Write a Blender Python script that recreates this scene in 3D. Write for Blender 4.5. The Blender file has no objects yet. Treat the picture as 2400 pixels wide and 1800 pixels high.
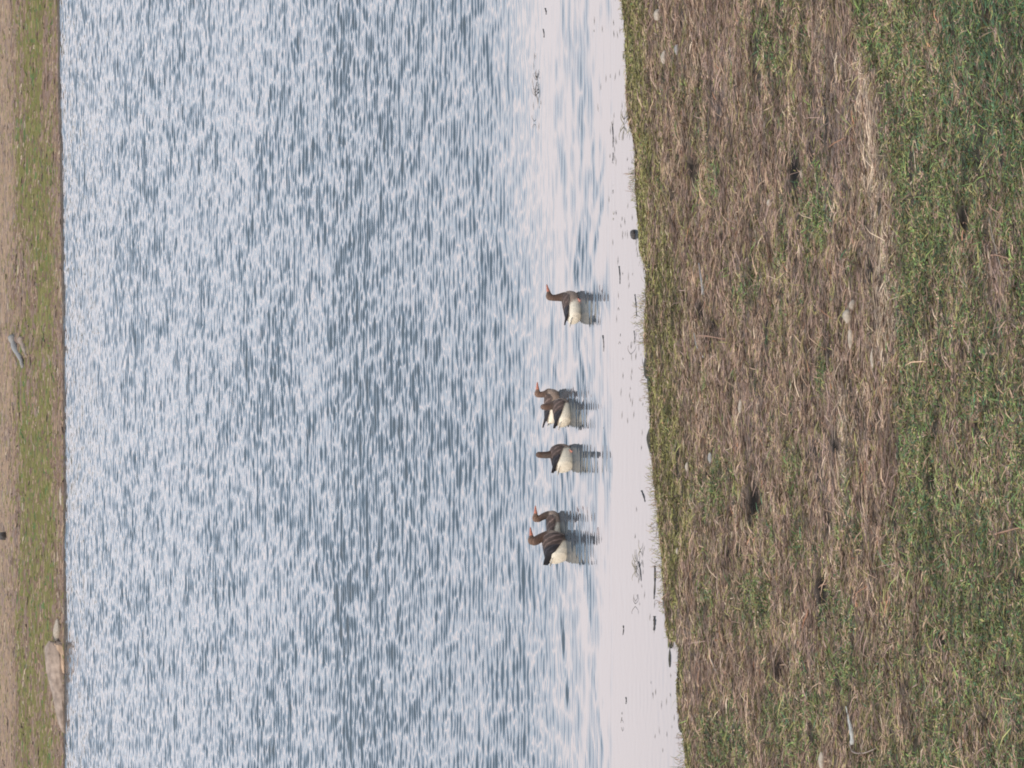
import bpy, bmesh, math, random
import numpy as np
from mathutils import Vector, Matrix

S = bpy.context.scene
rng = np.random.default_rng(11)
random.seed(5)
R = math.radians

# ------------------------------------------------------------------ camera, sky, sun
F = 12000.0            # focal length in pixels of the 2400 wide frame
CAMH = 16.0
DEP = R(12.0) - math.atan(150 / F)
cam_d = bpy.data.cameras.new("camera")
cam = bpy.data.objects.new("camera", cam_d)
S.collection.objects.link(cam)
cam_d.sensor_fit = 'HORIZONTAL'
cam_d.sensor_width = 36.0
cam_d.lens = 36.0 * F / 2400
cam_d.clip_start = 1.0
cam_d.clip_end = 6000.0
sd, cd = math.sin(DEP), math.cos(DEP)
XC = Vector((0, -sd, -cd)); YC = Vector((1, 0, 0)); ZC = Vector((0, -cd, sd))
M = Matrix((XC, YC, ZC)).transposed().to_4x4()
M.translation = Vector((0, 0, CAMH))
cam.matrix_world = M          # the photographer held the camera on its side
S.camera = cam

world = bpy.data.worlds.new("World"); S.world = world; world.use_nodes = True
wt = world.node_tree; wn = wt.nodes; wl = wt.links; wn.clear()
wo = wn.new('ShaderNodeOutputWorld'); bg = wn.new('ShaderNodeBackground')
SUN_EL, SUN_AZ = R(30), R(215)      # behind the camera, to the upright picture's left
sky = wn.new('ShaderNodeTexSky'); sky.sky_type = 'NISHITA'; sky.sun_disc = False
sky.sun_elevation = SUN_EL; sky.sun_rotation = SUN_AZ
tc = wn.new('ShaderNodeTexCoord'); sx = wn.new('ShaderNodeSeparateXYZ')
wl.new(tc.outputs['Generated'], sx.inputs[0])
rp = wn.new('ShaderNodeValToRGB')
cr = rp.color_ramp
for p, c in ((0.0, (.80, .93, 1.1)), (0.10, (1.0, 1.15, 1.34)), (0.165, (1.55, 1.58, 1.70)), (0.205, (2.60, 2.30, 2.26)), (0.225, (2.68, 2.34, 2.27)), (0.262, (1.75, 1.86, 2.10)), (0.38, (1.02, 1.28, 1.60)), (0.55, (.60, .84, 1.10)), (0.75, (.80, 1.0, 1.2)), (1.0, (2.6, 2.6, 2.65))):
    e = cr.elements[0] if p == 0 else (cr.elements[-1] if p == 1.0 else cr.elements.new(p))
    e.position = p; e.color = tuple(v * 10 / 30 for v in c) + (1,)
wl.new(sx.outputs['Z'], rp.inputs[0])
sc_ = wn.new('ShaderNodeVectorMath'); sc_.operation = 'SCALE'; sc_.inputs['Scale'].default_value = 30.0
wl.new(rp.outputs[0], sc_.inputs[0])
mx = wn.new('ShaderNodeMixRGB'); mx.inputs[0].default_value = 0.88      # thin even overcast over the blue
wl.new(sky.outputs[0], mx.inputs[1]); wl.new(sc_.outputs[0], mx.inputs[2])
wl.new(mx.outputs[0], bg.inputs[0]); bg.inputs[1].default_value = 0.1
wl.new(bg.outputs[0], wo.inputs[0])

sun_d = bpy.data.lights.new("sun", 'SUN'); sun_d.energy = 2.4; sun_d.angle = R(12); sun_d.color = (1.0, 0.87, 0.72)
sun = bpy.data.objects.new("sun", sun_d); S.collection.objects.link(sun)
sdir = Vector((math.sin(SUN_AZ) * math.cos(SUN_EL), math.cos(SUN_AZ) * math.cos(SUN_EL), math.sin(SUN_EL)))
sun.rotation_euler = sdir.to_track_quat('Z', 'Y').to_euler()

S.view_settings.view_transform = 'Standard'; S.view_settings.look = 'None'
S.view_settings.exposure = 0.0; S.view_settings.gamma = 1.0
S.render.engine = 'CYCLES'
S.cycles.max_bounces = 6
S.cycles.filter_width = 1.9

# ------------------------------------------------------------------ helpers
def unproj(px, py, z=0.0):
    """point of the plane at height z that stands behind photo pixel (px, py)"""
    px = np.asarray(px, float); py = np.asarray(py, float)
    a = (px - 1200) / F; b = (900 - py) / F
    dx = b; dy = -sd * a + cd; dz = -cd * a - sd
    t = (z - CAMH) / dz
    return dx * t, dy * t

def proj(x, y, z):
    dz = z - CAMH
    depth = y * cd - dz * sd
    a = (-sd * y - cd * dz) / depth
    return 1200 + a * F, 900 - x / depth * F

def smooth(a, b, x):
    t = np.clip((x - a) / (b - a), 0, 1); return t * t * (3 - 2 * t)

def vnoise(x, y, seed=0):
    """smooth value noise on arrays"""
    xi = np.floor(x).astype(np.int64); yi = np.floor(y).astype(np.int64)
    fx = x - xi; fy = y - yi
    fx = fx * fx * (3 - 2 * fx); fy = fy * fy * (3 - 2 * fy)
    def h(a, b):
        n = (a * 374761393 + b * 668265263 + seed * 974711) & 0xffffffff
        n = ((n ^ (n >> 13)) * 1274126177) & 0xffffffff
        n = n ^ (n >> 16)
        return (n & 0xffff) / 65535.0
    return (h(xi, yi) * (1 - fx) + h(xi + 1, yi) * fx) * (1 - fy) + (h(xi, yi + 1) * (1 - fx) + h(xi + 1, yi + 1) * fx) * fy

def fbm(x, y, seed=0, o=4):
    s = 0; a = 0.5; t = 0
    for k in range(o):
        s = s + a * vnoise(x * 2 ** k, y * 2 ** k, seed + 17 * k); t += a; a *= 0.55
    return s / t

def tag(o, label=None, cat=None, group=None, kind=None):
    if label: o['label'] = label
    if cat: o['category'] = cat
    if group: o['group'] = group
    if kind: o['kind'] = kind
    return o

def link(name, me, mat=None, parent=None):
    o = bpy.data.objects.new(name, me); S.collection.objects.link(o)
    if mat: me.materials.append(mat)
    if parent: o.parent = parent
    return o

def np_mesh(name, co, faces, loops_per, cols=None, smooth_=False):
    """co (n,3); faces (m,k) int array"""
    me = bpy.data.meshes.new(name)
    n = len(co); m = len(faces)
    me.vertices.add(n); me.vertices.foreach_set('co', np.ascontiguousarray(co, np.float32).ravel())
    me.loops.add(m * loops_per); me.loops.foreach_set('vertex_index', np.ascontiguousarray(faces, np.int32).ravel())
    me.polygons.add(m)
    me.polygons.foreach_set('loop_start', np.arange(0, m * loops_per, loops_per, dtype=np.int32))
    me.polygons.foreach_set('loop_total', np.full(m, loops_per, np.int32))
    if smooth_: me.polygons.foreach_set('use_smooth', np.ones(m, bool))
    me.update(calc_edges=True)
    if cols is not None:
        a = me.color_attributes.new('Col', 'FLOAT_COLOR', 'POINT')
        c = np.ones((n, 4), np.float32); c[:, :3] = cols
        a.data.foreach_set('color', c.ravel())
    return me

def new_mat(name, rough=0.9, spec=0.2):
    m = bpy.data.materials.new(name); m.use_nodes = True
    b = m.node_tree.nodes['Principled BSDF']
    b.inputs['Roughness'].default_value = rough
    b.inputs['Specular IOR Level'].default_value = spec
    return m, m.node_tree, b

def col_mat(name, rough=0.9, spec=0.2, noise=None, trans=0.0):
    """colour from the Col attribute, broken up by fine procedural noise"""
    m, t, b = new_mat(name, rough, spec)
    a = t.nodes.new('ShaderNodeAttribute'); a.attribute_name = 'Col'
    src = a.outputs['Color']
    if noise:
        sc, lo, hi = noise
        c = t.nodes.new('ShaderNodeTexCoord'); n = t.nodes.new('ShaderNodeTexNoise')
        n.inputs['Scale'].default_value = sc; n.inputs['Detail'].default_value = 4
        mp = t.nodes.new('ShaderNodeMapRange')
        mp.inputs[1].default_value = 0.3; mp.inputs[2].default_value = 0.7; mp.inputs[3].default_value = lo; mp.inputs[4].default_value = hi
        t.links.new(c.outputs['Object'], n.inputs['Vector']); t.links.new(n.outputs[0], mp.inputs[0])
        v = t.nodes.new('ShaderNodeVectorMath'); v.operation = 'SCALE'
        t.links.new(src, v.inputs[0]); t.links.new(mp.outputs[0], v.inputs['Scale']); src = v.outputs[0]
    t.links.new(src, b.inputs['Base Color'])
    return m

def flat_mat(name, col, rough=0.8, spec=0.3, sc=40, lo=0.7, hi=1.25, bump=0.0):
    m, t, b = new_mat(name, rough, spec)
    c = t.nodes.new('ShaderNodeTexCoord'); n = t.nodes.new('ShaderNodeTexNoise')
    n.inputs['Scale'].default_value = sc; n.inputs['Detail'].default_value = 5
    t.links.new(c.outputs['Object'], n.inputs['Vector'])
    r = t.nodes.new('ShaderNodeValToRGB')
    r.color_ramp.elements[0].position = 0.3; r.color_ramp.elements[1].position = 0.7
    r.color_ramp.elements[0].color = tuple(min(1, v * lo) for v in col) + (1,)
    r.color_ramp.elements[1].color = tuple(min(1, v * hi) for v in col) + (1,)
    t.links.new(n.outputs[0], r.inputs[0]); t.links.new(r.outputs[0], b.inputs['Base Color'])
    if bump:
        bu = t.nodes.new('ShaderNodeBump'); bu.inputs['Strength'].default_value = 0.7; bu.inputs['Distance'].default_value = bump
        t.links.new(n.outputs[0], bu.inputs['Height']); t.links.new(bu.outputs[0], b.inputs['Normal'])
    return m

# ------------------------------------------------------------------ the lie of the land
# near shoreline and far shoreline as seen, turned into ground positions
ns_py = np.array([-400, 0, 60, 150, 250, 290, 340, 450, 520, 590, 620, 700, 800, 860, 1000, 1110, 1200, 1300, 1400, 1480, 1500, 1512, 1600, 1680, 1700, 1800, 2200.])
ns_px = np.array([1455, 1461, 1466, 1472, 1474, 1478, 1490, 1494, 1500, 1503, 1516, 1518, 1515, 1527, 1528, 1534, 1546, 1556, 1561, 1565, 1570, 1595, 1590, 1594, 1604, 1612, 1640.])
nsx, nsy = unproj(ns_px, ns_py)
fs_py = np.array([-400, 0, 200, 500, 1000, 1400, 1800, 2200.]); fs_px = np.array([133, 138, 141, 147, 153, 154, 152, 150.])
fsx, fsy = unproj(fs_px, fs_py)
o1 = np.argsort(nsx); nsx, nsy = nsx[o1], nsy[o1]
o2 = np.argsort(fsx); fsx, fsy = fsx[o2], fsy[o2]

def near_shore(x):
    return np.interp(x, nsx, nsy) + 0.16 * (fbm(x * 5, x * 0 + 3.3, 5) - 0.5) + 0.10 * (fbm(x * 0.9, x * 0, 8) - 0.5)
def far_shore(x):
    return np.interp(x, fsx, fsy) + 0.5 * (fbm(x * 0.6, x * 0, 9) - 0.5)

# hollows and burrows in the bank: photo px, py, half size in x, half size in y (pixels)
HOLES = [(1862, 400, 13, 55), (1768, 1172, 18, 42), (1802, 1094, 10, 16), (2040, 630, 8, 34), (1643, 733, 7, 30),
         (1624, 392, 11, 34), (2258, 510, 14, 38), (1707, 1298, 9, 20), (1732, 1290, 10, 18), (1925, 1385, 13, 42),
         (2124, 1605, 11, 18), (2017, 1168, 8, 13), (1958, 1040, 9, 40), (1576, 450, 6, 22), (1846, 700, 7, 12), (1797, 358, 6, 12),
         (1825, 1560, 12, 26), (1862, 1518, 7, 10), (1942, 1215, 7, 34), (1712, 1665, 8, 16), (1690, 1100, 5, 12), (1675, 760, 8, 20),
         (2384, 1350, 10, 20), (2287, 997, 9, 12), (2045, 1410, 7, 14), (2310, 1690, 9, 20), (1750, 590, 6, 9), (2362, 590, 7, 10),
         (2318, 955, 8, 16), (2180, 1130, 7, 18), (2205, 1500, 10, 14), (2150, 1740, 8, 20)]

def base_height(x, y):
    """bank, lake bed and far bank"""
    x = np.asarray(x, float); y = np.asarray(y, float)
    s = near_shore(x) - y                      # distance inland on the near side
    near = np.where(s > 0, 0.05 * smooth(0, 0.12, s) + 0.035 * s, 0)
    near = near + 0.10 * smooth(11.2, 11.9, s)
    near = near + np.maximum(0, 44 - y) * 0.255
    d = y - far_shore(x)
    far = np.where(d > 0, 0.03 * smooth(0, 0.15, d) + 0.13 * np.minimum(d, 16) + 0.03 * np.clip(d - 16, 0, 400), 0)
    bed = -0.7 * smooth(0, 5, -s) * smooth(0, 5, -d)
    bed = np.where((s <= 0) & (d <= 0), bed - 0.02, 0)
    return near + far + bed

def height(x, y):
    h = base_height(x, y)
    s = near_shore(x) - y
    on = smooth(0.0, 0.8, s)
    h = h + on * (0.13 * (fbm(x * 0.55, y * 0.8, 21) - 0.5) + 0.10 * (fbm(x * 2.2, y * 3.2, 31) - 0.5) + 0.03 * (fbm(x * 7, y * 11, 41) - 0.5))
    d = y - far_shore(x)
    h = h + smooth(0.2, 1.2, d) * (0.35 * (fbm(x * 0.25, y * 0.5, 51) - 0.5) + 0.18 * (fbm(x * 1.1, y * 2.2, 61) - 0.5))
    px, py = proj(x, y, h)
    for (hx, hy, ax, ay) in HOLES:
        q = ((px - hx) / (ax * 1.15)) ** 2 + ((py - hy) / (ay * 1.1)) ** 2
        h = h - 0.13 * np.exp(-q * 1.1) * (q < 6)
    return h

def on_ground(px, py):
    """point of the bank behind a pixel"""
    z = np.linspace(6, -.05, 6000)
    x, y = unproj(px, py, z)
    h = height(x, y)
    hit = np.nonzero((z <= h) & (y > 30))[0]
    k = hit[0] if len(hit) else len(z) - 1
    return Vector((float(x[k]), float(y[k]), float(h[k])))

def blob(px, py, cx, cy, rx, ry):
    return np.exp(-(((px - cx) / rx) ** 2 + ((py - cy) / ry) ** 2))

XB_Y = [-400, 0, 65, 130, 157, 271, 434, 597, 705, 954, 1225, 1500, 1800, 2200]
XB_X = [1960, 1990, 2000, 2020, 2045, 2073, 2086, 2105, 2111, 2100, 2092, 2060, 2010, 1990]
OLIVE = [(1800, 120, 35, 100, .6), (1870, 30, 30, 80, .5), (1915, 480, 40, 110, .75), (1660, 425, 25, 55, .7), (1747, 684, 30, 45, .8), (1937, 868, 30, 50, .5),
         (1682, 1133, 60, 70, .55), (1769, 1421, 50, 95, .8), (1867, 1079, 28, 60, .6), (1986, 1236, 45, 55, .6), (1704, 1746, 70, 95, .8),
         (1915, 1632, 60, 90, .6), (1840, 1700, 80, 80, .6), (1665, 1440, 30, 80, .35), (1990, 1560, 60, 120, .7), (1960, 1400, 40, 80, .6), (1790, 1240, 40, 70, .4),
         (1830, 620, 30, 90, .45), (1640, 240, 30, 60, .35), (1500, 0, 40, 90, .3), (2000, 880, 20, 40, .3), (1880, 1300, 60, 90, .4)]
BROWN = [(2315, 640, 60, 170, .75), (2360, 80, 30, 60, .35), (2190, 110, 25, 70, .35), (2200, 330, 35, 70, .3), (2230, 1000, 60, 80, .45), (2170, 1400, 50, 70, .45),
         (2100, 1700, 80, 70, .6), (2200, 1560, 50, 60, .45), (2230, 800, 45, 110, .3), (2050, 1350, 60, 70, .5), (2380, 1240, 30, 20, .4), (2290, 1720, 60, 60, .4)]

def zones(px, py, wx, wy):
    """returns greenness, olive fringe, bare soil, pale straw, what grows where, and darkness with painted hollow shadow"""
    j = 55 * (fbm(wx * 1.1, wy * 1.6, 71) - 0.5)
    xb = np.interp(py, XB_Y, XB_X)
    soft = np.interp(py, [1150, 1500], [26, 130])
    n1 = fbm(wx * 1.3, wy * 1.5, 72); n2 = fbm(wx * 3.6, wy * 5.0, 73)
    g = smooth(-soft, soft, px - xb + j * 0.5 * np.interp(py, [100, 200, 700, 1200], [1, .35, .5, 1.6])) * 0.80
    for (a, b, c, d, s) in OLIVE: g = np.maximum(g, s * blob(px + j * .6, py + j, a, b, c, d) * 1.1)
    for (a, b, c, d, s) in BROWN: g = g * (1 - min(1, s * 1.3) * blob(px + j * .5, py + j, a, b, c, d))
    n3 = smooth(.5, .72, fbm(wx * 1.5, wy * 2.6, 74))
    g = np.clip(g + (n1 - 0.5) * 0.9 * smooth(0.1, 0.6, g) + (n2 - 0.5) * 0.75 + .42 * n3 * (g < .5), 0, 1)
    sh = np.interp(py, np.sort(ns_py), ns_px[np.argsort(ns_py)])
    w = np.interp(py, [0, 250, 450, 560, 640, 1250, 1330, 1480, 1510, 1800], [45, 55, 50, 60, 75, 72, 35, 22, 8, 6])
    fr = (1 - smooth(w * 0.5, w * 1.4, px - sh + j * 0.9)) * (.45 + .55 * smooth(.35, .55, fbm(wx * 2, wy * 3, 79)))
    bare = np.clip(blob(px + j * .4, py, 1945, 330, 55, 190) + 0.8 * blob(px, py, 1942, 1030, 26, 150) + .7 * blob(px, py, 1600, 1560, 40, 130)
                   + 0.6 * blob(px, py, 1690, 200, 35, 140) + .5 * blob(px, py, 1770, 960, 40, 120) + 0.5 * blob(px, py, 2330, 700, 30, 150) + smooth(.66, .8, fbm(wx * .9, wy * 1.8, 77)) * .6, 0, 1)
    strip = np.exp(-((px - (xb - 34)) / 24) ** 2) * smooth(110, 200, py) * (1 - smooth(720, 900, py))
    strip = np.maximum(strip, np.exp(-((px - 1977) / 12) ** 2) * smooth(850, 930, py) * (1 - smooth(1170, 1260, py)))
    strip = np.maximum(strip, 0.7 * np.exp(-((px - 1920) / 12) ** 2) * (1 - smooth(120, 200, py)))
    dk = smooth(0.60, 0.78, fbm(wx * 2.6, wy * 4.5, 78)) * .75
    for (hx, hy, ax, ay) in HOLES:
        dk = np.maximum(dk, 1.25 * blob(px, py, hx, hy, ax * 1.0, ay * 1.0))  # hollows are too shallow to darken themselves, so their shadow is painted
    return g, np.clip(fr, 0, 1), bare, np.clip(strip, 0, 1), np.clip(dk, 0, 1)

# ------------------------------------------------------------------ ground sheet
def axis(parts):
    out = []
    for a, b, st in parts:
        out.append(np.arange(a, b, st))
    return np.unique(np.round(np.concatenate(out), 4))
gx = axis([(-900, -60, 40), (-60, -16, 2), (-16, -7, .3), (-7, 7, .07), (7, 16, .3), (16, 60, 2), (60, 901, 40)])
gy = axis([(-900, -20, 60), (-20, 44, 2), (44, 47.6, .3), (47.6, 76, .075), (76, 140, 2), (140, 172, .14), (172, 210, 2), (210, 2000, 60)])
GX, GY = np.meshgrid(gx, gy)
GZ = height(GX, GY)
GZ = np.where(GY < 0, GZ[np.searchsorted(gy, 0)][None, :], GZ)
GPX, GPY = proj(GX, np.maximum(GY, 30), GZ)
g, fr, bare, strip, dk = zones(GPX, GPY, GX, GY)
def mix3(a, b, t): return a + (b - a) * t[..., None]
A3 = lambda *c: np.array(c)
soil = np.broadcast_to(A3(.105, .078, .064), GX.shape + (3,)).copy()
fn = fbm(GX * 5, GY * 14, 80); f2 = fbm(GX * 1.6, GY * 3, 81)
c = mix3(soil, A3(.20, .15, .12), smooth(.35, .75, fn) * .8)
c = mix3(c, A3(.150, .112, .098), bare)
c = mix3(c, A3(.055, .060, .032), g * .8)
c = mix3(c, A3(.070, .066, .030), fr * .85)
c = mix3(c, A3(.24, .19, .155), strip * .8)
c = mix3(c, A3(.012, .010, .009), dk)  # random dark patches, plus hollow shadow painted into the soil
sN = near_shore(GX) - GY
c = mix3(c, A3(.036, .028, .021), (1 - smooth(.04, .24, sN)) * (sN > -3))
# far bank: wet pebbly strip, moss, dry tan grass above
dF = GY - far_shore(GX)
fpx = np.clip(GPX, -200, 400)
a_n = fbm(GX * .35, GY * 1.6, 90); b_n = fbm(GX * 1.2, GY * 5, 91)
cf = np.broadcast_to(A3(.155, .120, .100), GX.shape + (3,)).copy()
cf = mix3(cf, A3(.255, .215, .19), smooth(.5, .75, b_n) * .8)
moss = smooth(0.38, 0.62, a_n + .16 * blob(fpx, GPY, 78, 90, 28, 120) + .2 * blob(fpx, GPY, 88, 560, 26, 200) + .18 * blob(fpx, GPY, 90, 1560, 26, 220) + .1 * blob(fpx, GPY, 100, 1150, 40, 250)) * smooth(136, 112, fpx) * smooth(30, 62, fpx)
cf = mix3(cf, A3(.150, .150, .078), moss * .75)
tan = (1 - smooth(12, 50, fpx + 22 * (fbm(GX * .5, GY * .9, 93) - .5)))
cf = mix3(cf, A3(.26, .20, .165), tan * .95)
cf = mix3(cf, A3(.07, .06, .04), smooth(.66, .8, fbm(GX * .8, GY * 3, 95)) * .7)
cf = mix3(cf, A3(.085, .070, .058), 1 - smooth(.02, .16, dF))
c = np.where((dF > -.6)[..., None], cf, c)
ny, nx = GX.shape
idx = np.arange(nx * ny).reshape(ny, nx)
faces = np.stack([idx[:-1, :-1], idx[:-1, 1:], idx[1:, 1:], idx[1:, :-1]], -1).reshape(-1, 4)
co = np.stack([GX, GY, GZ], -1).reshape(-1, 3)
me = np_mesh('ground', co, faces, 4, c.reshape(-1, 3), True)
m_ground = col_mat('bank_soil', .95, .1, (9, .72, 1.28))
t = m_ground.node_tree
_n = t.nodes.new('ShaderNodeTexNoise'); _n.inputs['Scale'].default_value = 16; _n.inputs['Detail'].default_value = 6
_c = t.nodes.new('ShaderNodeTexCoord'); t.links.new(_c.outputs['Object'], _n.inputs['Vector'])
_b = t.nodes.new('ShaderNodeBump'); _b.inputs['Strength'].default_value = .8; _b.inputs['Distance'].default_value = .05
t.links.new(_n.outputs[0], _b.inputs['Height']); t.links.new(_b.outputs[0], t.nodes['Principled BSDF'].inputs['Normal'])
tag(link('ground', me, m_ground), kind='structure')

# ------------------------------------------------------------------ water
wu_ = np.concatenate([np.linspace(-3, -.14, 12), np.linspace(-.125, -.103, 4), np.linspace(-.1, .1, 440), np.linspace(.103, .125, 4), np.linspace(.14, 3, 12)])
wy_ = axis([(52, 62, 1), (62, 98, .034), (98, 158, .055), (158, 175, .8)])
WU, WY = np.meshgrid(wu_, wy_)
WX = WU * WY
PX, PY = proj(WX, WY, 0 * WX)
# wind-ruffled open water; the strip under the near bank lies still
cy_ = [-300, 0, 300, 450, 600, 760, 900, 1050, 1200, 1330, 1420, 1560, 1800, 2100]
cx_ = [1215, 1225, 1225, 1245, 1262, 1275, 1285, 1295, 1300, 1300, 1300, 1310, 1322, 1330]
edge = np.interp(PY, cy_, cx_) + 30 * (fbm(WX * .9, WY * .35, 101) - .5)
nw = fbm(WX * .5, WY * .5, 102)
amp = (1 - smooth(-110, 22, PX - edge)) * (1 - .36 * smooth(-460, -80, PX - edge))
amp = 0.16 + 0.84 * amp
far_calm = np.interp(PX, [140, 260, 500, 700, 1150], [.86, .95, 1.02, 1.04, 1.0])
amp = amp * far_calm * (0.78 + .46 * fbm(WX * .25, WY * .14, 103))
calm = smooth(0, 70, PX - edge)
amp = np.where(PX > edge, 0.16 * (1 - calm) + 0.012, amp)
# swimmers' wake: bands of small waves round and between the geese
def band(y0, x0, y1, x1, w, s):
    t_ = np.clip((PY - y0) / (y1 - y0), 0, 1); cxx = x0 + (x1 - x0) * t_
    inside = smooth(y0 - 60, y0 + 20, PY) * (1 - smooth(y1 - 30, y1 + 50, PY))
    return s * np.exp(-((PX - cxx) / w) ** 2) * inside
nz = 1.5 * smooth(.44, .66, fbm(WX * .7 + 4, WY * 6.5, 105)) * smooth(.25, .6, fbm(WX * 1.8, WY * 2.4, 106))
wake = band(330, 1388, 660, 1364, 22, .9) + band(380, 1392, 640, 1366, 14, .7) + band(770, 1352, 1000, 1378, 20, .75)
wake = wake + band(1000, 1325, 1060, 1330, 16, .7) + band(1115, 1325, 1330, 1340, 34, .9) + band(880, 1415, 1160, 1420, 20, .7)
wake = wake + band(1325, 1310, 1480, 1320, 10, .9) + band(1480, 1322, 1640, 1332, 8, .4) + band(1380, 1385, 1660, 1400, 26, .4) + band(120, 1362, 420, 1366, 5, .3)
wake = wake + band(1180, 1340, 1420, 1380, 40, .28)
wake = wake + .45 * smooth(1225, 1270, PX) * (1 - smooth(1370, 1420, PX)) * smooth(.45, .7, fbm(WX * .6, WY * 1.6, 109))
wake = np.clip(wake * nz * .5, 0, 1.3)
fl_ = .35 + .9 * smooth(.35, .6, fbm(WX * 1.1 + 7, WY * 1.5, 111))
for y0, x0, y1, x1, w_, s_ in ((400, 1410, 655, 1350, 4, 1.1), (445, 1396, 662, 1358, 4, 1.0), (360, 1388, 640, 1346, 3.5, .8), (470, 1412, 640, 1384, 3.5, .7), (210, 1372, 420, 1360, 3, .5),
                               (765, 1348, 1010, 1386, 4.5, 1.0), (770, 1340, 1000, 1368, 4, .8), (800, 1372, 960, 1398, 3, .6), (900, 1404, 1150, 1428, 3.5, .7), (960, 1416, 1120, 1414, 3, .6),
                               (1110, 1330, 1250, 1352, 5, 1.0), (1120, 1345, 1300, 1378, 4, .8), (1115, 1318, 1200, 1322, 4, .9), (1322, 1306, 1640, 1330, 4, 1.1), (1330, 1325, 1470, 1345, 4, .7),
                               (1340, 1376, 1480, 1386, 3, .7), (1500, 1380, 1760, 1412, 3, .6), (1000, 1322, 1060, 1330, 6, .9), (860, 1300, 900, 1306, 5, .7), (1180, 1302, 1190, 1306, 6, .9)):
    wake = np.maximum(wake, band(y0, x0, y1, x1, w_, s_ * 1.2) * fl_)
wake = np.maximum(wake, .30 * smooth(1260, 1310, PX) * (1 - smooth(1395, 1450, PX)) * smooth(.40, .62, fbm(WX * .5, WY * 4, 113)))
for gx0, gy0 in ((1356, 705), (1312, 945), (1334, 965), (1337, 1074), (1312, 1230), (1326, 1280)):
    wake = np.maximum(wake, .72 * np.exp(-((PX - gx0 - 34) / 30) ** 2 - ((PY - gy0) / 44) ** 2))
fine = 1 - smooth(.098, .112, np.abs(WU))
def sea(n, lmin, lmax, spread, slope, seed, mean=math.pi / 2):
    r_ = np.random.default_rng(seed); h_ = np.zeros(WX.shape, np.float32)
    xx_ = WX.astype(np.float32); yy_ = WY.astype(np.float32)
    for k in range(n):
        lam = lmin * (lmax / lmin) ** r_.random(); kk = 2 * math.pi / lam
        th = mean + r_.normal(0, spread); a_ = slope * math.sqrt(2 / n) / kk
        h_ += np.float32(a_) * np.sin(np.float32(kk * math.cos(th)) * xx_ + np.float32(kk * math.sin(th)) * yy_ + np.float32(r_.uniform(0, 6.28)))
    return h_
longw = .78 + .38 * smooth(.3, .7, fbm(WX * .45, WY * .22, 107))
WZ = ((sea(48, .24, .46, .34, .110, 1) * longw + sea(60, .15, .27, .46, .125, 3) + sea(10, .6, 1.6, .4, .012, 4)) * amp + sea(36, .14, .34, .16, .145, 2) * wake) * fine
bump_amp = amp * (1 - fine)
idx = np.arange(WX.size).reshape(WX.shape)
faces = np.stack([idx[:-1, :-1], idx[:-1, 1:], idx[1:, 1:], idx[1:, :-1]], -1).reshape(-1, 4)
me = np_mesh('water', np.stack([WX, WY, WZ], -1).reshape(-1, 3), faces, 4,
             np.stack([bump_amp + .0 * wake, amp, 0 * amp], -1).reshape(-1, 3), True)
m_w, t, b = new_mat('lake_water', .045, .5)
b.inputs['IOR'].default_value = 1.36
b.inputs['Base Color'].default_value = (.052, .064, .076, 1)
at = t.nodes.new('ShaderNodeAttribute'); at.attribute_name = 'Col'
sp = t.nodes.new('ShaderNodeSeparateColor'); t.links.new(at.outputs['Color'], sp.inputs[0])
tcn = t.nodes.new('ShaderNodeTexCoord')
def wave(sx_, sy_, detail, rot=0, rough=.55, off=0):
    mp = t.nodes.new('ShaderNodeMapping'); mp.inputs['Scale'].default_value = (sx_, sy_, 1); mp.inputs['Rotation'].default_value = (0, 0, rot)
    mp.inputs['Location'].default_value = (off, off * 1.7, 0)
    n = t.nodes.new('ShaderNodeTexNoise'); n.inputs['Scale'].default_value = 1; n.inputs['Detail'].default_value = detail; n.inputs['Roughness'].default_value = rough
    t.links.new(tcn.outputs['Object'], mp.inputs[0]); t.links.new(mp.outputs[0], n.inputs['Vector'])
    return n.outputs[0]
def mth(op, a, b_):
    n = t.nodes.new('ShaderNodeMath'); n.operation = op
    for i, v in enumerate((a, b_)):
        if isinstance(v, (int, float)): n.inputs[i].default_value = v
        else: t.links.new(v, n.inputs[i])
    return n.outputs[0]
h1 = mth('MULTIPLY', wave(1.45, 1.9, 1.0, R(7)), .055)
h2 = mth('MULTIPLY', wave(3.4, 4.2, 1, R(-9), .5, 7), .018)
h3 = mth('MULTIPLY', wave(.35, .5, 1, R(15), .5, 3), .03)
hs = mth('ADD', mth('ADD', h1, h2), h3)
hw = mth('MULTIPLY', wave(5.5, 8.5, 1, R(3), .5, 11), .0045)
H = mth('ADD', mth('MULTIPLY', hs, sp.outputs[0]), mth('MULTIPLY', hw, sp.outputs[1]))
bu = t.nodes.new('ShaderNodeBump'); bu.inputs['Strength'].default_value = 1; bu.inputs['Distance'].default_value = 1
t.links.new(H, bu.inputs['Height']); t.links.new(bu.outputs[0], b.inputs['Normal'])
tag(link('water', me, m_w), kind='structure')

# ------------------------------------------------------------------ grass: lying blades and small leaves
PAL = dict(tan=(.270, .195, .145), brown=(.165, .112, .090), mauve=(.205, .150, .134), straw=(.35, .285, .225), rust=(.26, .135, .085), dark=(.045, .034, .028),
           olive=(.170, .158, .070), moss=(.130, .128, .050), green=(.090, .140, .058), bright=(.155, .220, .078), teal=(.058, .118, .068), lime=(.23, .235, .10))
PN = list(PAL); PC = np.array([PAL[k] for k in PN]) * np.array([1.24, 1.16, 1.06])
def pick(w):
    """w (n, kinds) weights -> palette colours"""
    cw = np.cumsum(w, 1); cw /= cw[:, -1:]
    k = (rng.random(len(w))[:, None] > cw).sum(1)
    return PC[np.clip(k, 0, len(PN) - 1)]

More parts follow.
